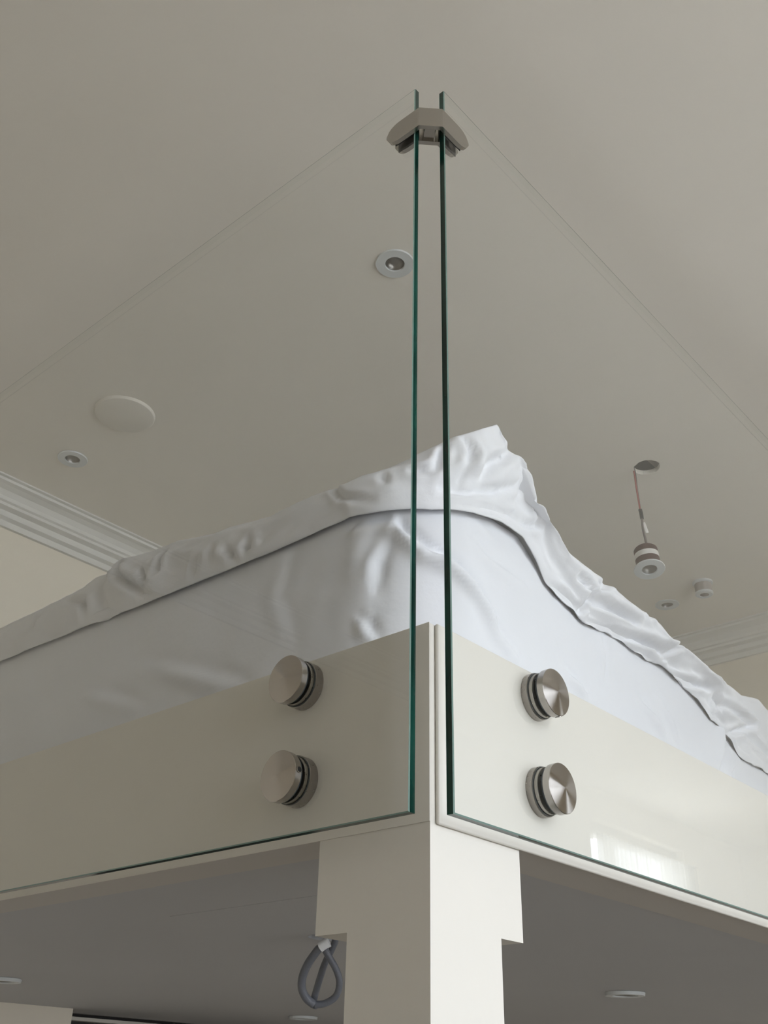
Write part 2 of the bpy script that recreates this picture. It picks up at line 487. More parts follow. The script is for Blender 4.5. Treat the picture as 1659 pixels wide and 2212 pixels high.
# ------------------------------------------------------------------ glass panels
S0, S1, CH = 0.015, 0.025, 0.0012
ZG0, ZG1 = -0.0865, 0.9955
SZ = (0.0885, -0.0235)
def glass_panel(fn, a0, a1, holes):
    # fn maps (along, across, up) to the room; a0 is the end at the corner
    bm = bmesh.new(); seg = 32; mi = {}
    def loop(w_, i_):
        return [bm.verts.new(fn(a, w_, z)) for a, z in ((a0 + i_, ZG0 + i_), (a1 - i_, ZG0 + i_), (a1 - i_, ZG1 - i_), (a0 + i_, ZG1 - i_))]
    L = [loop(S0, CH), loop(S0 + CH, 0), loop(S1 - CH, 0), loop(S1, CH)]
    for k in range(3):
        for i in range(4):
            j = (i + 1) % 4
            f = bm.faces.new((L[k][i], L[k][j], L[k + 1][j], L[k + 1][i]))
            mi[f] = (2 if k != 1 else (3 if i == 2 else 1))
            if k != 1 and i == 2: mi[f] = 4 if k == 2 else 3
    H0 = []
    for (lp, w_) in ((L[0], S0), (L[3], S1)):
        es = [bm.edges.get((lp[i], lp[(i + 1) % 4])) for i in range(4)]
        hs = []
        for (ha, hz, hr) in holes:
            hv = [bm.verts.new(fn(ha + hr * math.cos(2 * math.pi * i / seg), w_, hz + hr * math.sin(2 * math.pi * i / seg))) for i in range(seg)]
            es += [bm.edges.new((hv[i], hv[(i + 1) % seg])) for i in range(seg)]
            hs.append(hv)
        r = bmesh.ops.triangle_fill(bm, use_beauty=True, use_dissolve=False, edges=es)
        for f in r['geom']:
            if isinstance(f, bmesh.types.BMFace): mi[f] = 0
        H0.append(hs)
    for A, B in zip(*H0):
        for i in range(seg):
            j = (i + 1) % seg
            mi[bm.faces.new((A[i], A[j], B[j], B[i]))] = 3
    for f, k in mi.items(): f.material_index = k
    return bm
GM = [M['glass'], M['glass_edge'], M['glass_arris'], M['glass_top'], M['arris_top']]
gl = tag(obj('glass_panel', glass_panel(lambda a, w_, z: (-a, -w_, z), 0.0060, 1.96, [(0.184, z, 0.0265) for z in SZ]), GM),
         'clear glass balustrade panel on the left, shaded side of the platform', 'glass panel', 'glass balustrade panels')
gr = tag(obj('glass_panel', glass_panel(lambda a, w_, z: (w_, a, z), 0.0060, 2.70, [(0.190, z, 0.0265) for z in SZ]), GM),
         'clear glass balustrade panel on the right, brightly lit side of the platform', 'glass panel', 'glass balustrade panels')

# ------------------------------------------------------------------ standoff fixings
def standoff(loc, rot, back, label, screw=None):
    t = thing('standoff_fixing', label, 'glass fixing', loc, 'standoff fixings of the glass')
    t.rotation_euler = rot
    R_ = 0.0280; BR = 0.0262
    obj('base', lathe([(0, back), (R_ - .0006, back), (R_, back + .0006), (R_, 0.0128), (R_ - .0006, 0.0134), (0, 0.0134)]), M['steel_side'], t, True, True, 35)
    obj('gasket', lathe([(BR + .0002, 0.0135), (R_ - .0008, 0.0135), (R_ - .0008, S0 - .0001), (BR + .0002, S0 - .0001)], close=True), M['rubber'], t, True, True, 35)
    obj('gasket', lathe([(0.0126, S1 + .0001), (R_ - .0012, S1 + .0001), (R_ - .0012, S1 + .0018), (0.0126, S1 + .0018)], close=True), M['rubber'], t, True, True, 35)
    obj('bolt', lathe([(0, 0.0136), (BR, 0.0136), (BR, S0 + .0040), (BR - .0006, S0 + .0046), (0.0115, S0 + .0046), (0.0115, S1 + .002), (0, S1 + .002)]), M['steel_side'], t, True, True, 35)
    z0 = S1 + 0.0019
    c = obj('cap', lathe([(0, z0), (R_ - .0006, z0), (R_, z0 + .0006), (R_, z0 + .0086), (R_ - .0006, z0 + .0092), (R_ * 0.66, z0 + .0104), (R_ * 0.33, z0 + .0115), (0, z0 + .0126)], 96), M['steel_cap'], t, True, True, 25)
    if screw is not None:
        b = bmesh.new()
        rr = lathe([(0.0040, 0.0), (0.0040, 0.0004), (0.0030, 0.0005), (0.0026, -0.0012)], 20)
        o = obj('screw_hole', rr, M['steel_plain'], c, True, True, 40)
        mt = Matrix.Translation((R_ * math.cos(screw), R_ * math.sin(screw), z0 + .0040)) @ Matrix.Rotation(screw, 4, 'Z') @ Matrix.Rotation(math.pi / 2, 4, 'Y')
        o.matrix_local = mt
        o2 = obj('grub_screw', lathe([(0, 0.0004), (0.0028, 0.0004), (0.0029, -0.002), (0, -0.002)], 20), M['black_rubber'], c)
        o2.matrix_local = mt
    return t
RR, RL = (0, math.pi / 2, 0), (math.pi / 2, 0, 0)
standoff((0, 0.190, SZ[0]), RR, 0.0051, 'upper round stainless standoff on the right glass panel', 0.35)
standoff((0, 0.190, SZ[1]), RR, 0.0051, 'lower round stainless standoff on the right glass panel')
standoff((-0.184, 0, SZ[0]), RL, 0.0010, 'upper round stainless standoff on the left glass panel')
standoff((-0.184, 0, SZ[1]), RL, 0.0010, 'lower round stainless standoff on the left glass panel, with a grub screw', 0.12)

# ------------------------------------------------------------------ corner clamp
def offset_poly(P, d):
    out = []
    for i in range(len(P)):
        ns = []
        if i > 0:
            t = (P[i] - P[i - 1]).normalized(); ns.append(Vector((t.y, -t.x)))
        if i < len(P) - 1:
            t = (P[i + 1] - P[i]).normalized(); ns.append(Vector((t.y, -t.x)))
        n_ = sum(ns, Vector((0, 0))).normalized()
        out.append(P[i] + n_ * (d / max(0.3, n_.dot(ns[0]))))
    return out
def bent_plate(P, thick, zc, hh, tip):
    # plate that follows the bends of P (plan), with rounded ends; outward is to the right of travel
    P = [Vector(q) for q in P]
    A = P; B = offset_poly(P, thick)
    def along(Q):
        res = []
        for i in range(len(Q) - 1):
            n_ = 12 if i in (0, len(Q) - 2) else 1
            for k in range(n_): res.append(Q[i].lerp(Q[i + 1], k / n_))
        res.append(Q[-1]); return res
    A2, B2 = along(A), along(B)
    L0 = (P[1] - P[0]).length; L1 = (P[-1] - P[-2]).length
    bm = bmesh.new(); cols = []
    for i in range(len(A2)):
        d0 = (A2[i] - P[0]).length if i <= 12 else 9; d1 = (A2[i] - P[-1]).length if i >= len(A2) - 13 else 9
        d = min(d0, d1)
        f = 1.0 if d >= tip else max(0.12, math.sqrt(max(0, 1 - (1 - d / tip) ** 2)))
        cols.append([bm.verts.new((q.x, q.y, zc + s_ * hh * f)) for q, s_ in ((A2[i], -1), (A2[i], 1), (B2[i], 1), (B2[i], -1))])
    for a, b in zip(cols[:-1], cols[1:]):
        for k in range(4):
            j = (k + 1) % 4
            bm.faces.new((a[k], a[j], b[j], b[k]))
    bm.faces.new(cols[0]); bm.faces.new(list(reversed(cols[-1])))
    return bm
ZC, HH = 0.9115, 0.0195
cl = thing('corner_clamp', 'stainless steel corner clamp joining the two glass panels near their tops', 'glass clamp', (0, 0, ZC - HH))
g_ = 0.0018
o1 = S1 + g_
part('outer_plate', bent_plate([(-0.054, -o1), (0.006, -o1), (o1, -0.006), (o1, 0.054)], 0.0065, ZC, HH, 0.024), M['steel_plain'], cl)
i1 = S0 - g_
part('inner_plate', bent_plate([(-0.054, -i1 + 0.0065), (-0.0125, -i1 + 0.0065), (i1 - 0.0065, 0.0125), (i1 - 0.0065, 0.054)], 0.0065, ZC, HH, 0.024), M['steel_plain'], cl)
for pts_, th in (([(-0.042, -o1 + 0.0001), (-0.0062, -o1 + 0.0001)], None), ([(o1 - 0.0001, 0.0062), (o1 - 0.0001, 0.042)], None), ([(-0.046, -S0), (-0.007, -S0)], None), ([(S0, 0.007), (S0, 0.046)], None)):
    (xa, ya), (xb, yb) = pts_
    if abs(ya - yb) < 1e-6:
        s_ = 1 if ya > -0.02 else 1
        y0, y1 = (ya + 0.0001, ya + g_ - 0.0002)
        part('rubber_pad', box(xa, xb, y0, y1, ZC - HH * .95, ZC + HH * .95), M['black_rubber'], cl)
    else:
        x0, x1 = (xa - g_ + 0.0002, xa - 0.0001)
        part('rubber_pad', box(x0, x1, ya, yb, ZC - HH * .95, ZC + HH * .95), M['black_rubber'], cl)
bm = bmesh.new()
add_box(bm, -0.0085, 0.0085, -0.0205, 0.0035, -0.015, 0.015, 0.001)
bmesh.ops.rotate(bm, verts=bm.verts[:], cent=(0, 0, 0), matrix=Matrix.Rotation(math.pi / 4, 3, 'Z'))
bmesh.ops.translate(bm, verts=bm.verts[:], vec=(0.0, 0.0, ZC))
part('centre_block', bm, M['steel_plain'], cl)

# ------------------------------------------------------------------ ceiling fittings
def downlight(x, y, z, label, r=0.0425, ri=0.021, th=0.0045, group='recessed downlights'):
    t = thing('downlight', label, 'downlight', (x, y, z), group)
    obj('bezel', lathe([(r - 0.001, -0.0001), (r, -0.001), (r - 0.0012, -th), (ri + 0.001, -th), (ri, -th + 0.0008), (ri - 0.0002, -th + 0.0030)]), M['bezel'], t, True, True, 35)
    obj('reflector', lathe([(ri - 0.0002, -th + 0.0030), (ri - 0.003, 0.006), (0.010, 0.012), (0.0, 0.013)], 24), M['reflector'], t, True)
    obj('lens', lathe([(ri - 0.0012, 0.0020), (ri * .5, 0.0012), (0, 0.0010)], 24), M['glass'], t, True)
    return t
downlight(*LIGHTS[0], H, 'white recessed ceiling downlight right beside the glass edges, largest of the downlights')
downlight(*LIGHTS[1], H, 'white recessed ceiling downlight near the left cornice')
downlight(*LIGHTS[2], H, 'white recessed ceiling downlight beside the small ceiling detector')
for q, lb in zip(SOFF, ('flat downlight under the platform, right of the post', 'flat downlight under the platform, below the grey cable loop', 'flat downlight under the platform at the far left edge')):
    downlight(*q, ZB + 0.0012, lb, 0.047, 0.030, 0.008, 'downlights under the platform')

pl = thing('ceiling_cover_plate', 'shallow round off-white cover plate on the ceiling near the left downlight', 'cover plate', (-1.3553, 0.3830, H))
obj('plate', lathe([(0.080, -0.0001), (0.0795, -0.004), (0.077, -0.0075), (0.070, -0.0095), (0.0, -0.0100)], 64), M['plate'], pl, True, True, 30)

# small cylindrical detector
dt_ = thing('ceiling_detector', 'small cylindrical detector fixed to the ceiling at the far right', 'detector', (-0.6150, 2.2660, H))
obj('base_plate', lathe([(0, -0.0001), (0.034, -0.0001), (0.034, -0.006), (0.029, -0.009), (0, -0.009)], 40), M['bezel'], dt_, True, True, 35)
obj('body', lathe([(0, -0.0085), (0.0285, -0.0085), (0.0285, -0.040), (0, -0.040)], 40), paint('grey_brown_plastic', (0.44, 0.40, 0.37), 0.5, 0, 40, 0.02), dt_, True, True, 35)
obj('rim', lathe([(0, -0.0398), (0.0300, -0.0398), (0.0300, -0.046), (0.027, -0.049), (0.016, -0.049), (0.015, -0.047), (0, -0.047)], 40), M['bezel'], dt_, True, True, 35)
obj('sensor', lathe([(0.0149, -0.0472), (0.012, -0.0484), (0, -0.049)], 24), M['wire_grey'], dt_, True)

# downlight hanging out of its hole on its own wires
hx, hy = -0.4500, 1.4905
hl = thing('hanging_downlight', 'loose downlight hanging on its wires from an open hole in the ceiling', 'downlight', (hx + 0.006, hy + 0.010, 0.934))
hl.rotation_euler = Matrix.Rotation(math.radians(-13), 3, Vector((0.752, 0.659, 0.0))).to_euler()
obj('bezel', lathe([(0.0285, 0.004), (0.0415, 0.0035), (0.042, 0.002), (0.041, 0.0), (0.021, -0.0005), (0.0205, 0.001), (0.0203, 0.003)], 48), M['bezel'], hl, True, True, 35)
obj('reflector', lathe([(0.0203, 0.003), (0.017, 0.014), (0.009, 0.019), (0.0, 0.020)], 24), M['reflector'], hl, True)
obj('lens', lathe([(0.0185, 0.007), (0.010, 0.006), (0, 0.0058)], 24), M['glass'], hl, True)
bd = obj('body', lathe([(0.0215, 0.0045), (0.0325, 0.0045), (0.0325, 0.068), (0.030, 0.071), (0.0, 0.072)], 48), M['red_body'], hl, True, True, 35)
bmb = bmesh.new()
seg = 48; ra, rb = [], []
for i in range(seg + 1):
    a = math.radians(-170) + math.radians(250) * i / seg
    dz = 0.003 * math.sin(a * 1.3)
    ra.append(bmb.verts.new((0.0330 * math.cos(a), 0.0330 * math.sin(a), 0.034 + dz))); rb.append(bmb.verts.new((0.0330 * math.cos(a), 0.0330 * math.sin(a), 0.052 + dz)))
for i in range(seg): bmb.faces.new((ra[i], ra[i + 1], rb[i + 1], rb[i]))
obj('paper_label', bmb, M['label_white'], bd, True)
def wpart(name, bm, mat):
    o = obj(name, bm, mat, hl, True, True, 50)
    o.matrix_parent_inverse = (Matrix.Translation(hl.location) @ hl.rotation_euler.to_matrix().to_4x4()).inverted()
    return o
wpart('wire', tube(catmull([(hx - 0.006, hy - 0.004, H + 0.03), (hx + 0.001, hy, H + 0.004), (hx + 0.002, hy + 0.001, 1.19), (hx + 0.004, hy + 0.003, 1.12)], 6), 0.0024, 8), M['wire_red'])
wpart('wire', tube(catmull([(hx - 0.002, hy - 0.006, H + 0.03), (hx + 0.0035, hy + 0.002, H + 0.004), (hx + 0.0035, hy + 0.003, 1.19), (hx + 0.0045, hy + 0.004, 1.12)], 6), 0.0020, 8), M['wire_grey'])
wpart('connector', tube([Vector((hx + 0.004, hy + 0.003, 1.122)), Vector((hx + 0.005, hy + 0.004, 1.112)), Vector((hx + 0.0055, hy + 0.0045, 1.092))], 0.0052, 10), M['dark'])
wpart('wire', tube(catmull([(hx + 0.005, hy + 0.005, 1.095), (hx + 0.004, hy + 0.006, 1.06), (hx + 0.006, hy + 0.008, 1.03), (hx + 0.007, hy + 0.010, 0.992)], 6), 0.0034, 8), M['wire_grey'])
bmt = bmesh.new()
add_box(bmt, -0.0045, 0.0045, -0.0008, 0.0008, -0.017, 0.017, 0.0006, 1)
bmesh.ops.rotate(bmt, verts=bmt.verts[:], cent=(0, 0, 0), matrix=Matrix.Rotation(math.radians(44), 3, 'Z') @ Matrix.Rotation(math.radians(-12), 3, 'Y'))
bmesh.ops.translate(bmt, verts=bmt.verts[:], vec=(hx + 0.010, hy + 0.009, 1.064))
wpart('tag', bmt, M['label_white'])

# grey cable loop under the platform
CA = [[-0.6360, 0.5359, -0.0700], [-0.6370, 0.5359, -0.0880], [-0.6399, 0.5373, -0.0969], [-0.6479, 0.5385, -0.1074], [-0.6636, 0.5404, -0.1274], [-0.6768, 0.5444, -0.1474], [-0.6889, 0.5488, -0.1664], [-0.6920, 0.5480, -0.1780],
      [-0.6850, 0.5390, -0.1880], [-0.6740, 0.5350, -0.1905]]
CB = [[-0.6754, 0.5323, -0.1893], [-0.6637, 0.5418, -0.1881], [-0.6499, 0.5487, -0.1813], [-0.6405, 0.55, -0.1723], [-0.6332, 0.5462, -0.1593], [-0.6302, 0.54, -0.1482], [-0.6298, 0.5309, -0.1362], [-0.6314, 0.5192, -0.1234], [-0.6325, 0.5095, -0.1125], [-0.6294, 0.5056, -0.1041]]
CC = [[-0.6294, 0.5056, -0.1041], [-0.6388, 0.501, -0.109], [-0.6488, 0.4996, -0.1184], [-0.6606, 0.4988, -0.1307], [-0.6715, 0.5002, -0.1447], [-0.6786, 0.5035, -0.1569], [-0.6826, 0.5096, -0.1689], [-0.6818, 0.5197, -0.1808], [-0.6757, 0.5318, -0.1891]]
cb = thing('cable_loop', 'looped grey electric cable hanging from a hole under the platform behind the post', 'cable', (-0.640, 0.533, ZB))
part('cable', tube(catmull(CA, 5), 0.0058, 12), M['cable'], cb, True)
part('cable', tube(catmull(CB, 5), 0.0056, 12), M['cable'], cb, True)
part('cable', tube(catmull(CC, 5), 0.0068, 12), M['cable'], cb, True)
part('tape_wrap', tube([Vector((-0.6245, 0.5075, -0.0995)), Vector((-0.6300, 0.5043, -0.1030)), Vector((-0.6375, 0.5010, -0.1080))], 0.0084, 10), M['tape'], cb, True, 50)

# ------------------------------------------------------------------ bed
def arc(cx, cy, r, a0, a1, n_): return [(cx + r * math.cos(a0 + (a1 - a0) * i / (n_ - 1)), cy + r * math.sin(a0 + (a1 - a0) * i / (n_ - 1))) for i in range(n_)]
MAT = [(-1.9, .07), (-.2, .07)] + arc(-.2, .19, .12, -math.pi / 2, -.1, 14)[1:] + [(-.08 - .1 * (y - .18), y) for y in (.4, .8, 1.2, 1.8, 2.6)]
HEMP = [(-1.9, .064), (-.2, .064)] + arc(-.2, .19, .130, -math.pi / 2, -.1, 14)[1:] + [(-.068 - .1 * (y - .18), y) for y in (.4, .8, 1.2, 1.8, 2.6)]
CRESTP = [(-1.9, .09), (-.30, .088), (-.18, .094), (-.11, .108), (-.06, .13), (-.035, .16), (-.04, .2), (-.052, .3), (-.058, .36), (-.094, .75), (-.131, 1.15), (-.157, 1.35), (-.28, 2.6)]
class Path:
    def __init__(self, pts):
        self.P = [Vector(q) for q in pts]
        self.s = [0.0]
        for a, b in zip(self.P[:-1], self.P[1:]): self.s.append(self.s[-1] + (b - a).length)
        best = (9, 0)
        for k in range(8001):
            q = self.at0(self.s[-1] * k / 8000)
            v = abs(q.x + q.y - 0.06)
            if v < best[0]: best = (v, self.s[-1] * k / 8000)
        self.o = best[1]
    def at0(self, s):
        if s <= 0: return self.P[0].copy()
        for i in range(len(self.s) - 1):
            if s <= self.s[i + 1]: return self.P[i].lerp(self.P[i + 1], (s - self.s[i]) / (self.s[i + 1] - self.s[i]))
        return self.P[-1].copy()
    def at(self, s): return self.at0(s + self.o)
    def nrm(self, s, e=0.012):
        t = (self.at(s + e) - self.at(s - e)).normalized()
        return Vector((t.y, -t.x))
matp, hemp, crestp = Path(MAT), Path(HEMP), Path(CRESTP)
MTOP = 0.352
DFOLDS = [
    ([(0.3759, 0.3646), (0.4676, 0.3783), (0.5609, 0.3894)], 0.009, 0.0064),
    ([(0.3909, 0.3364), (0.5017, 0.3582), (0.5879, 0.3561), (0.6656, 0.3687)], 0.007, 0.0064),
    ([(0.5078, 0.3605), (0.6119, 0.3778), (0.7046, 0.3905)], 0.009, 0.0064),
    ([(0.3778, 0.3752), (0.3615, 0.3395)], 0.007, 0.0064),
    ([(0.6947, 0.3586), (0.8089, 0.3745), (0.9448, 0.3982)], 0.009, 0.0064),
    ([(0.7448, 0.4115), (0.7022, 0.3828)], 0.007, 0.0064),
    ([(0.7705, 0.3647), (0.8593, 0.3541), (0.973, 0.3514)], 0.007, 0.0064),
    ([(0.9652, 0.3899), (0.9836, 0.3574)], 0.007, 0.0064),
    ([(0.9751, 0.3753), (1.2095, 0.3956), (1.0505, 0.3416)], 0.007, 0.0064),
    ([(1.1317, 0.3674), (1.316, 0.3614)], 0.007, 0.0064),
    ([(1.0475, 0.3348), (1.1253, 0.2999)], 0.007, 0.0064),
    ([(0.3893, 0.3824), (0.4653, 0.4186), (0.5126, 0.43)], 0.007, 0.0064),
    ([(0.6027, 0.4118), (0.7316, 0.4779)], 0.007, 0.0064),
    ([(0.776, 0.4226), (0.9236, 0.4839)], 0.007, 0.0064),
    ([(0.2549, 0.3485), (0.3102, 0.3501), (0.3624, 0.3447)], 0.007, 0.0064),
    ([(0.3344, 0.3819), (0.3724, 0.373)], 0.007, 0.0064),
    ([(0.1406, 0.5218), (0.1391, 0.5033), (0.1775, 0.4748), (0.2142, 0.4241)], 0.004, 0.004),
    ([(0.0474, 0.4334), (0.1388, 0.4996)], 0.006, 0.0096),
    ([(0.0022, 0.3925), (0.0465, 0.4135), (0.0747, 0.4546)], 0.005, 0.0096),
    ([(-0.0239, 0.4047), (-0.0122, 0.4458)], 0.0049, 0.0064),
    ([(0.0162, 0.4584), (0.0263, 0.4395), (0.0084, 0.3975)], 0.0049, 0.0064),
    ([(0.0176, 0.3635), (0.1255, 0.4016), (0.2202, 0.4236)], 0.007, 0.0064),
    ([(-0.1719, 0.4195), (-0.1506, 0.3822), (-0.1007, 0.3578)], 0.0035, 0.0064),
    ([(-0.0908, 0.3995), (-0.085, 0.3833)], 0.0028, 0.0064),
    ([(-0.0536, 0.4011), (-0.0322, 0.4001)], 0.0035, 0.0064),
    ([(-0.0156, 0.3816), (0.0249, 0.3879), (0.1585, 0.4581)], 0.007, 0.0064),
    ([(-0.5505, 0.4358), (-0.5586, 0.4028)], 0.009, 0.0072),
    ([(-0.6901, 0.4642), (-0.6696, 0.4275), (-0.5625, 0.3517)], 0.009, 0.0088),
    ([(-0.8331, 0.4327), (-0.7597, 0.407), (-0.7565, 0.3765)], 0.006, 0.008),
    ([(-0.4585, 0.3874), (-0.4626, 0.3582)], 0.006, 0.008),
    ([(-0.3851, 0.383), (-0.3628, 0.3492)], 0.006, 0.008),
    ([(-0.6046, 0.4249), (-0.5855, 0.3866)], 0.006, 0.008),
    ([(-0.895, 0.4316), (-0.9184, 0.4071)], 0.006, 0.008),
    ([(-0.3375, 0.3831), (-0.3432, 0.3621)], 0.006, 0.008),
    ([(-0.4188, 0.3979), (-0.419, 0.3709)], 0.006, 0.008),
]
CREST = [(-1.1039, 0.465), (-1.0036, 0.4663), (-0.8937, 0.4677), (-0.805, 0.4688), (-0.7194, 0.4897), (-0.6991, 0.4903), (-0.604, 0.4763), (-0.5286, 0.4696), (-0.4441, 0.4525), (-0.4105, 0.4514), (-0.3027, 0.4323), (-0.2249, 0.4311), (-0.1717, 0.4312), (-0.1206, 0.4337), (-0.0978, 0.4319), (-0.0539, 0.4413), (-0.0202, 0.4535), (0.0192, 0.4692), (0.0458, 0.4829), (0.0729, 0.5037), (0.0903, 0.5175), (0.1, 0.5006), (0.1627, 0.4878), (0.1948, 0.4485), (0.2294, 0.4338), (0.2626, 0.4274), (0.3001, 0.4046), (0.4222, 0.4072), (0.5696, 0.4144), (0.6618, 0.4208), (0.689, 0.4066), (0.8279, 0.4196), (0.9621, 0.4143), (1.0931, 0.4219), (1.2292, 0.4569), (1.3049, 0.4511)]
HEM = [(-1.0361, 0.3675), (-0.7932, 0.3619), (-0.5719, 0.3531), (-0.4139, 0.3497), (-0.2827, 0.347), (-0.1997, 0.3477), (-0.1559, 0.3479), (-0.1075, 0.3438), (-0.0697, 0.3462), (-0.0263, 0.3494), (0.0321, 0.3627), (0.1177, 0.3888), (0.1851, 0.3959), (0.2319, 0.3739), (0.2656, 0.3532), (0.3027, 0.345), (0.3495, 0.34), (0.3814, 0.3349), (0.4998, 0.3565), (0.6386, 0.3634), (0.7283, 0.3763), (0.8196, 0.3745), (0.913, 0.3616), (0.9712, 0.3457), (1.0123, 0.348), (1.1351, 0.3084), (1.2949, 0.3237)]
SEAM = [(0.1407, 0.5152), (0.1714, 0.4693), (0.2033, 0.4364), (0.2308, 0.4252), (0.2708, 0.391), (0.3452, 0.3623), (0.394, 0.3575), (0.543, 0.3794), (0.7093, 0.3862), (0.8776, 0.4), (0.9535, 0.3983), (1.0197, 0.3647), (1.2051, 0.3879), (1.3256, 0.3788)]
def mtop(s): return lerp_table(HEM, s) + 0.020
FOLDS = [
    ([(-0.1231, 0.3328), (-0.0836, 0.3315), (-0.0523, 0.3072), (-0.0314, 0.2861), (0.0082, 0.2747), (0.0461, 0.2511), (0.0752, 0.2342)], 0.0135, 0.01105),
    ([(-0.0832, 0.3078), (-0.0983, 0.2748), (-0.1002, 0.2468)], 0.009, 0.0102),
    ([(-0.0734, 0.3488), (-0.0679, 0.3246), (-0.0522, 0.3013)], 0.0075, 0.00765),
    ([(-0.0393, 0.3024), (-0.0124, 0.2895), (0.0083, 0.2834)], 0.0075, 0.0085),
    ([(0.002, 0.2787), (0.0563, 0.2553), (0.0945, 0.216), (0.1458, 0.2004)], 0.0105, 0.0119),
    ([(0.0311, 0.3694), (0.0726, 0.3709), (0.1051, 0.3737)], 0.0045, 0.0068),
    ([(-0.1148, 0.1942), (-0.098, 0.1704)], 0.009, 0.0085),
    ([(0.0499, 0.3323), (0.0908, 0.3203), (0.1859, 0.327)], 0.006, 0.0102),
    ([(-0.1082, 0.3292), (-0.115, 0.2778), (-0.1047, 0.2196)], 0.0045, 0.017),
    ([(0.4574, 0.3282), (0.4377, 0.2587)], 0.00765, 0.0102),
    ([(0.5954, 0.2699), (0.6841, 0.2383)], 0.01275, 0.0102),
    ([(0.691, 0.3018), (0.7548, 0.2554)], 0.0102, 0.0102),
    ([(1.0445, 0.3653), (0.9605, 0.2454)], 0.0153, 0.0136),
    ([(1.0658, 0.3005), (1.0266, 0.2506)], 0.01275, 0.0085),
    ([(0.3056, 0.2265), (0.3648, 0.217)], 0.0102, 0.0102),
    ([(-0.4852, 0.2143), (-0.3343, 0.1621)], 0.0075, 0.0119),
    ([(-0.7014, 0.2311), (-0.5673, 0.1822)], 0.006, 0.0119),
    ([(-0.5835, 0.2497), (-0.3775, 0.1915)], 0.0045, 0.0136),
    ([(-0.2627, 0.3529), (-0.2725, 0.2683), (-0.2386, 0.2035)], 0.00225, 0.0153),
]
def seg_dist(p_, a, b):
    d = b - a; t = max(0.0, min(1.0, (p_ - a).dot(d) / max(1e-9, d.length_squared)))
    return (p_ - (a + d * t)), t
FV = [([Vector(q) for q in f], amp, wd) for f, amp, wd in FOLDS]
def fold_disp(s, z):
    if s < -0.95 or s > 1.4: return 0.0
    q = Vector((s, z)); tot = 0.0
    for pts_, amp, wd in FV:
        bd_ = 9.0; br_ = 0; n_ = len(pts_) - 1
        for i in range(n_):
            v, t = seg_dist(q, pts_[i], pts_[i + 1])
            if v.length < bd_:
                bd_ = v.length; br_ = (i + t) / n_; sg = v.x * (pts_[i + 1] - pts_[i]).y - v.y * (pts_[i + 1] - pts_[i]).x
        if bd_ < wd * 4:
            k = bd_ / wd
            x_ = k if sg > 0 else -k
            env = 0.35 + 0.65 * math.sin(math.pi * min(1, max(0, br_)))
            # a soft ridge with a steeper valley on one side
            tot += amp * env * (math.exp(-(x_ - 0.5) ** 2) - 0.75 * math.exp(-((x_ + 0.9) / 0.8) ** 2))
    return tot
def frange(a, b, st):
    n_ = int(round((b - a) / st)); return [a + (b - a) * i / n_ for i in range(n_ + 1)]
S_ALL = frange(-1.835, -1.1, 0.03) + frange(-1.09, -0.32, 0.008) + frange(-0.314, 0.34, 0.0045) + frange(0.346, 1.40, 0.006) + frange(1.43, 2.44, 0.03)
BC = Vector((-0.95, 1.35))
bed_ = thing('mattress', 'white sheeted mattress lying on the platform behind the glass', 'mattress', (-0.95, 1.35, 0.107))
bm = bmesh.new(); rows = []
zlist = [0.1075 + (MTOP - 0.022 - 0.1075) * i / 44 for i in range(45)]
for s in S_ALL:
    q = matp.at(s); n_ = matp.nrm(s, 0.03); row = []; mt_ = mtop(s)
    for z in [0.1075 + (mt_ - 0.022 - 0.1075) * i / 44 for i in range(45)]:
        d = fold_disp(s, z) + 0.0022 * noise.noise(Vector((s * 9, z * 14, 3.1))) + 0.0012 * noise.noise(Vector((s * 26, z * 18, 7.7)))
        d += 0.004 * math.sin(math.pi * (z - 0.107) / 0.24)
        row.append(bm.verts.new((q.x + n_.x * d, q.y + n_.y * d, z)))
    for k in range(1, 6):
        a = math.pi / 2 * k / 5
        ins = 0.022 * (1 - math.cos(a))
        row.append(bm.verts.new((q.x - n_.x * ins, q.y - n_.y * ins, mt_ - 0.022 + 0.022 * math.sin(a))))
    q2 = q.lerp(BC, 0.5); row.append(bm.verts.new((q2.x, q2.y, MTOP)))
    rows.append(row)
bk = [Vector((-0.6, 2.62)), Vector((-1.2, 2.62)), Vector((-1.88, 2.62)), Vector((-1.90, 1.4)), Vector((-1.90, 0.6))]
for q in bk:
    q2 = q.lerp(BC, 0.5)
    rows.append([bm.verts.new((q.x, q.y, z)) for z in zlist] + [bm.verts.new((q.x, q.y, MTOP - 0.022 + 0.022 * k / 5)) for k in range(1, 6)] + [bm.verts.new((q2.x, q2.y, MTOP))])
cv = bm.verts.new((BC.x, BC.y, MTOP)); cbv = bm.verts.new((BC.x, BC.y, 0.1075))
for i in range(len(rows)):
    a, b = rows[i], rows[(i + 1) % len(rows)]
    for k in range(len(a) - 1): bm.faces.new((a[k], b[k], b[k + 1], a[k + 1]))
    bm.faces.new((a[-1], b[-1], cv)); bm.faces.new((b[0], a[0], cbv))
part('fitted_sheet', bm, M['sheet'], bed_, True)

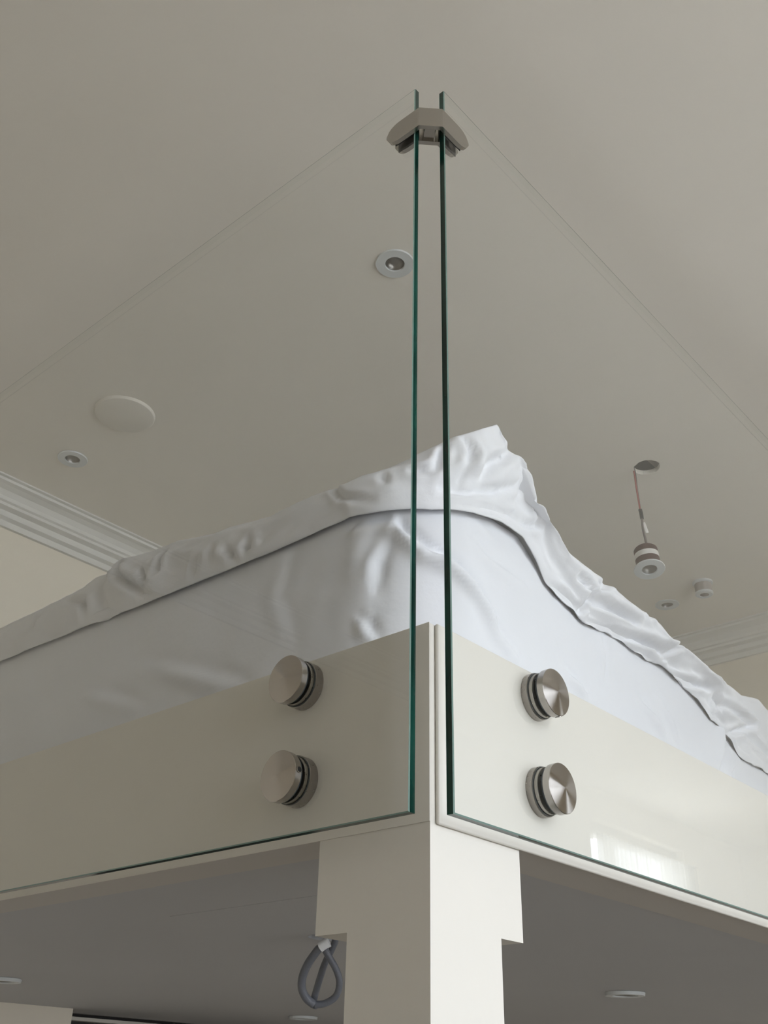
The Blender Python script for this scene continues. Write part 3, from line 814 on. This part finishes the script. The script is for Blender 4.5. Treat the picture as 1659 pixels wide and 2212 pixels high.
dv = thing('duvet', 'crumpled white duvet spread over the mattress, one corner peaked upward', 'duvet', (-0.95, 1.35, MTOP))
def smooth01(x, a, b):
    t = max(0.0, min(1.0, (x - a) / (b - a))); return t * t * (3 - 2 * t)
def ridged(v): return 1 - abs(noise.noise(v)) * 2
DV = [([Vector(q) for q in f if q], amp, wd) for f, amp, wd in DFOLDS]
def crease(s, z):
    if s < -1.15 or s > 1.42: return 0.0
    q = Vector((s, z)); tot = 0.0
    for pts_, amp, wd in DV:
        n_ = len(pts_) - 1; bd_ = 9.0
        for i in range(n_):
            v, t = seg_dist(q, pts_[i], pts_[i + 1])
            if v.length < bd_: bd_ = v.length; br_ = (i + t) / n_
        if bd_ < wd * 3.5:
            k = bd_ / wd; env = 0.4 + 0.6 * math.sin(math.pi * br_)
            tot += amp * env * (-1.2 * math.exp(-(k * 1.3) ** 2) + 0.55 * math.exp(-(k - 1.5) ** 2))
    return max(-0.022, min(0.013, tot * (1.7 if s < 0.2 else 2.2)))
bm = bmesh.new(); rows = []; NV = 44
for s in S_ALL:
    ph, pc, n_ = hemp.at(s), crestp.at(s), hemp.nrm(s, 0.03)
    zh = lerp_table(HEM, s); zc = lerp_table(CREST, s)
    right = smooth01(s, 0.10, 0.30)
    zs = lerp_table(SEAM, s) if s > 0.14 else zh + 0.55 * (zc - zh)
    zs = zs * smooth01(s, 0.10, 0.2) + (zh + 0.55 * (zc - zh)) * (1 - smooth01(s, 0.10, 0.2))
    zs = min(max(zs, zh + 0.10 * (zc - zh)), zh + 0.85 * (zc - zh))
    zc = max(zc, zh + 0.03)
    zh += right * (0.004 * noise.noise(Vector((s * 16, 4, 0))) + 0.003 * noise.noise(Vector((s * 41, 8, 0))))
    hout = 0.004 * right * noise.noise(Vector((s * 22, 1, 6)))
    puff = 0.010 + 0.006 * noise.noise(Vector((s * 6, 0, 1)))
    pz = ph.lerp(pc, 0.55)
    N3 = Vector((n_.x, n_.y, 0))
    def at(p2, out, z): return Vector((p2.x + n_.x * out, p2.y + n_.y * out, z))
    ctrl = [at(ph, -0.10, mtop(s) + 0.004), at(ph, -0.004 - 0.006 * right, zh + 0.024),
            at(ph, 0.002 - 0.008 * right + 1.5 * hout, zh), at(ph, puff * (0.9 - 0.6 * right) - 0.003 * right, zh + 0.45 * (zs - zh)),
            at(ph.lerp(pc, 0.35), 0.006 - 0.008 * right + puff * (1 - right), zs), at(ph.lerp(pc, 0.6), puff * (1.2 - 0.3 * right), zs + 0.5 * (zc - zs)),
            at(pc, 0.002, zc - 0.004), at(pc, -0.016, zc - 0.45 * max(0.0, zc - 0.445)), at(pc, -0.05, zc - 0.006 - 0.95 * max(0.0, zc - 0.445))]
    i1_ = pc.lerp(BC, 0.16); i2_ = pc.lerp(BC, 0.55)
    ctrl += [Vector((i1_.x, i1_.y, min(zc - 0.015, 0.425))), Vector((i2_.x, i2_.y, 0.415))]
    cur = catmull(ctrl, 6)
    row = []
    for k, c in enumerate(cur):
        v = k / 6.0
        e = max(0.0, min(1.0, (v - 1.5) / 1.2)) * max(0.15, min(1.0, (7.5 - v) / 1.5)) if v < 7.5 else 0.15
        f1 = ridged(Vector((s * 6.0 + v * 0.28, v * 0.45, 2.0))) - 0.5
        f2 = ridged(Vector((s * 15.0 - v * 0.55, v * 0.7, 9.0))) - 0.5
        f3 = noise.noise(Vector((s * 34.0 + v * 0.3, v * 1.6, 5.0)))
        amp = 0.0048
        d = e * (0.35 if v > 5.7 else 1.0) * (amp * f1 + amp * 0.6 * f2 + 0.0010 * f3)
        # hand-placed creases
        if 2.2 < v < 6.6: d += crease(s, c.z) * min(1.0, (6.6 - v) / 1.2, (v - 2.2) / 0.8)
        # pinched crease in the left edge
        d -= 0.012 * math.exp(-((s + 0.735 + (v - 5) * 0.012) / 0.016) ** 2) * e
        row.append(bm.verts.new(c + N3 * d))
    rows.append(row)
for q in bk:
    o_ = (q - BC).normalized()
    base = len(rows[0]); row = []
    for k in range(base):
        v = k / 6.0
        if v < 2: r_, z = 0.06 - 0.03 * v, MTOP + 0.004
        elif v < 7: r_, z = -0.002 * (v - 2), MTOP + 0.004 + 0.012 * (v - 2)
        else: r_, z = -0.01, MTOP + 0.064
        x_ = q - o_ * max(0.0, r_)
        if v > 8: x_ = q.lerp(BC, min(0.55, (v - 8) / 2 * 0.55))
        row.append(bm.verts.new((x_.x, x_.y, z)))
    rows.append(row)
cv = bm.verts.new((BC.x, BC.y, 0.415)); cv2 = bm.verts.new((BC.x, BC.y, MTOP + 0.004))
for i in range(len(rows)):
    a, b = rows[i], rows[(i + 1) % len(rows)]
    for k in range(len(a) - 1): bm.faces.new((a[k], b[k], b[k + 1], a[k + 1]))
    bm.faces.new((a[-1], b[-1], cv)); bm.faces.new((b[0], a[0], cv2))
part('cover', bm, M['duvet'], dv, True)
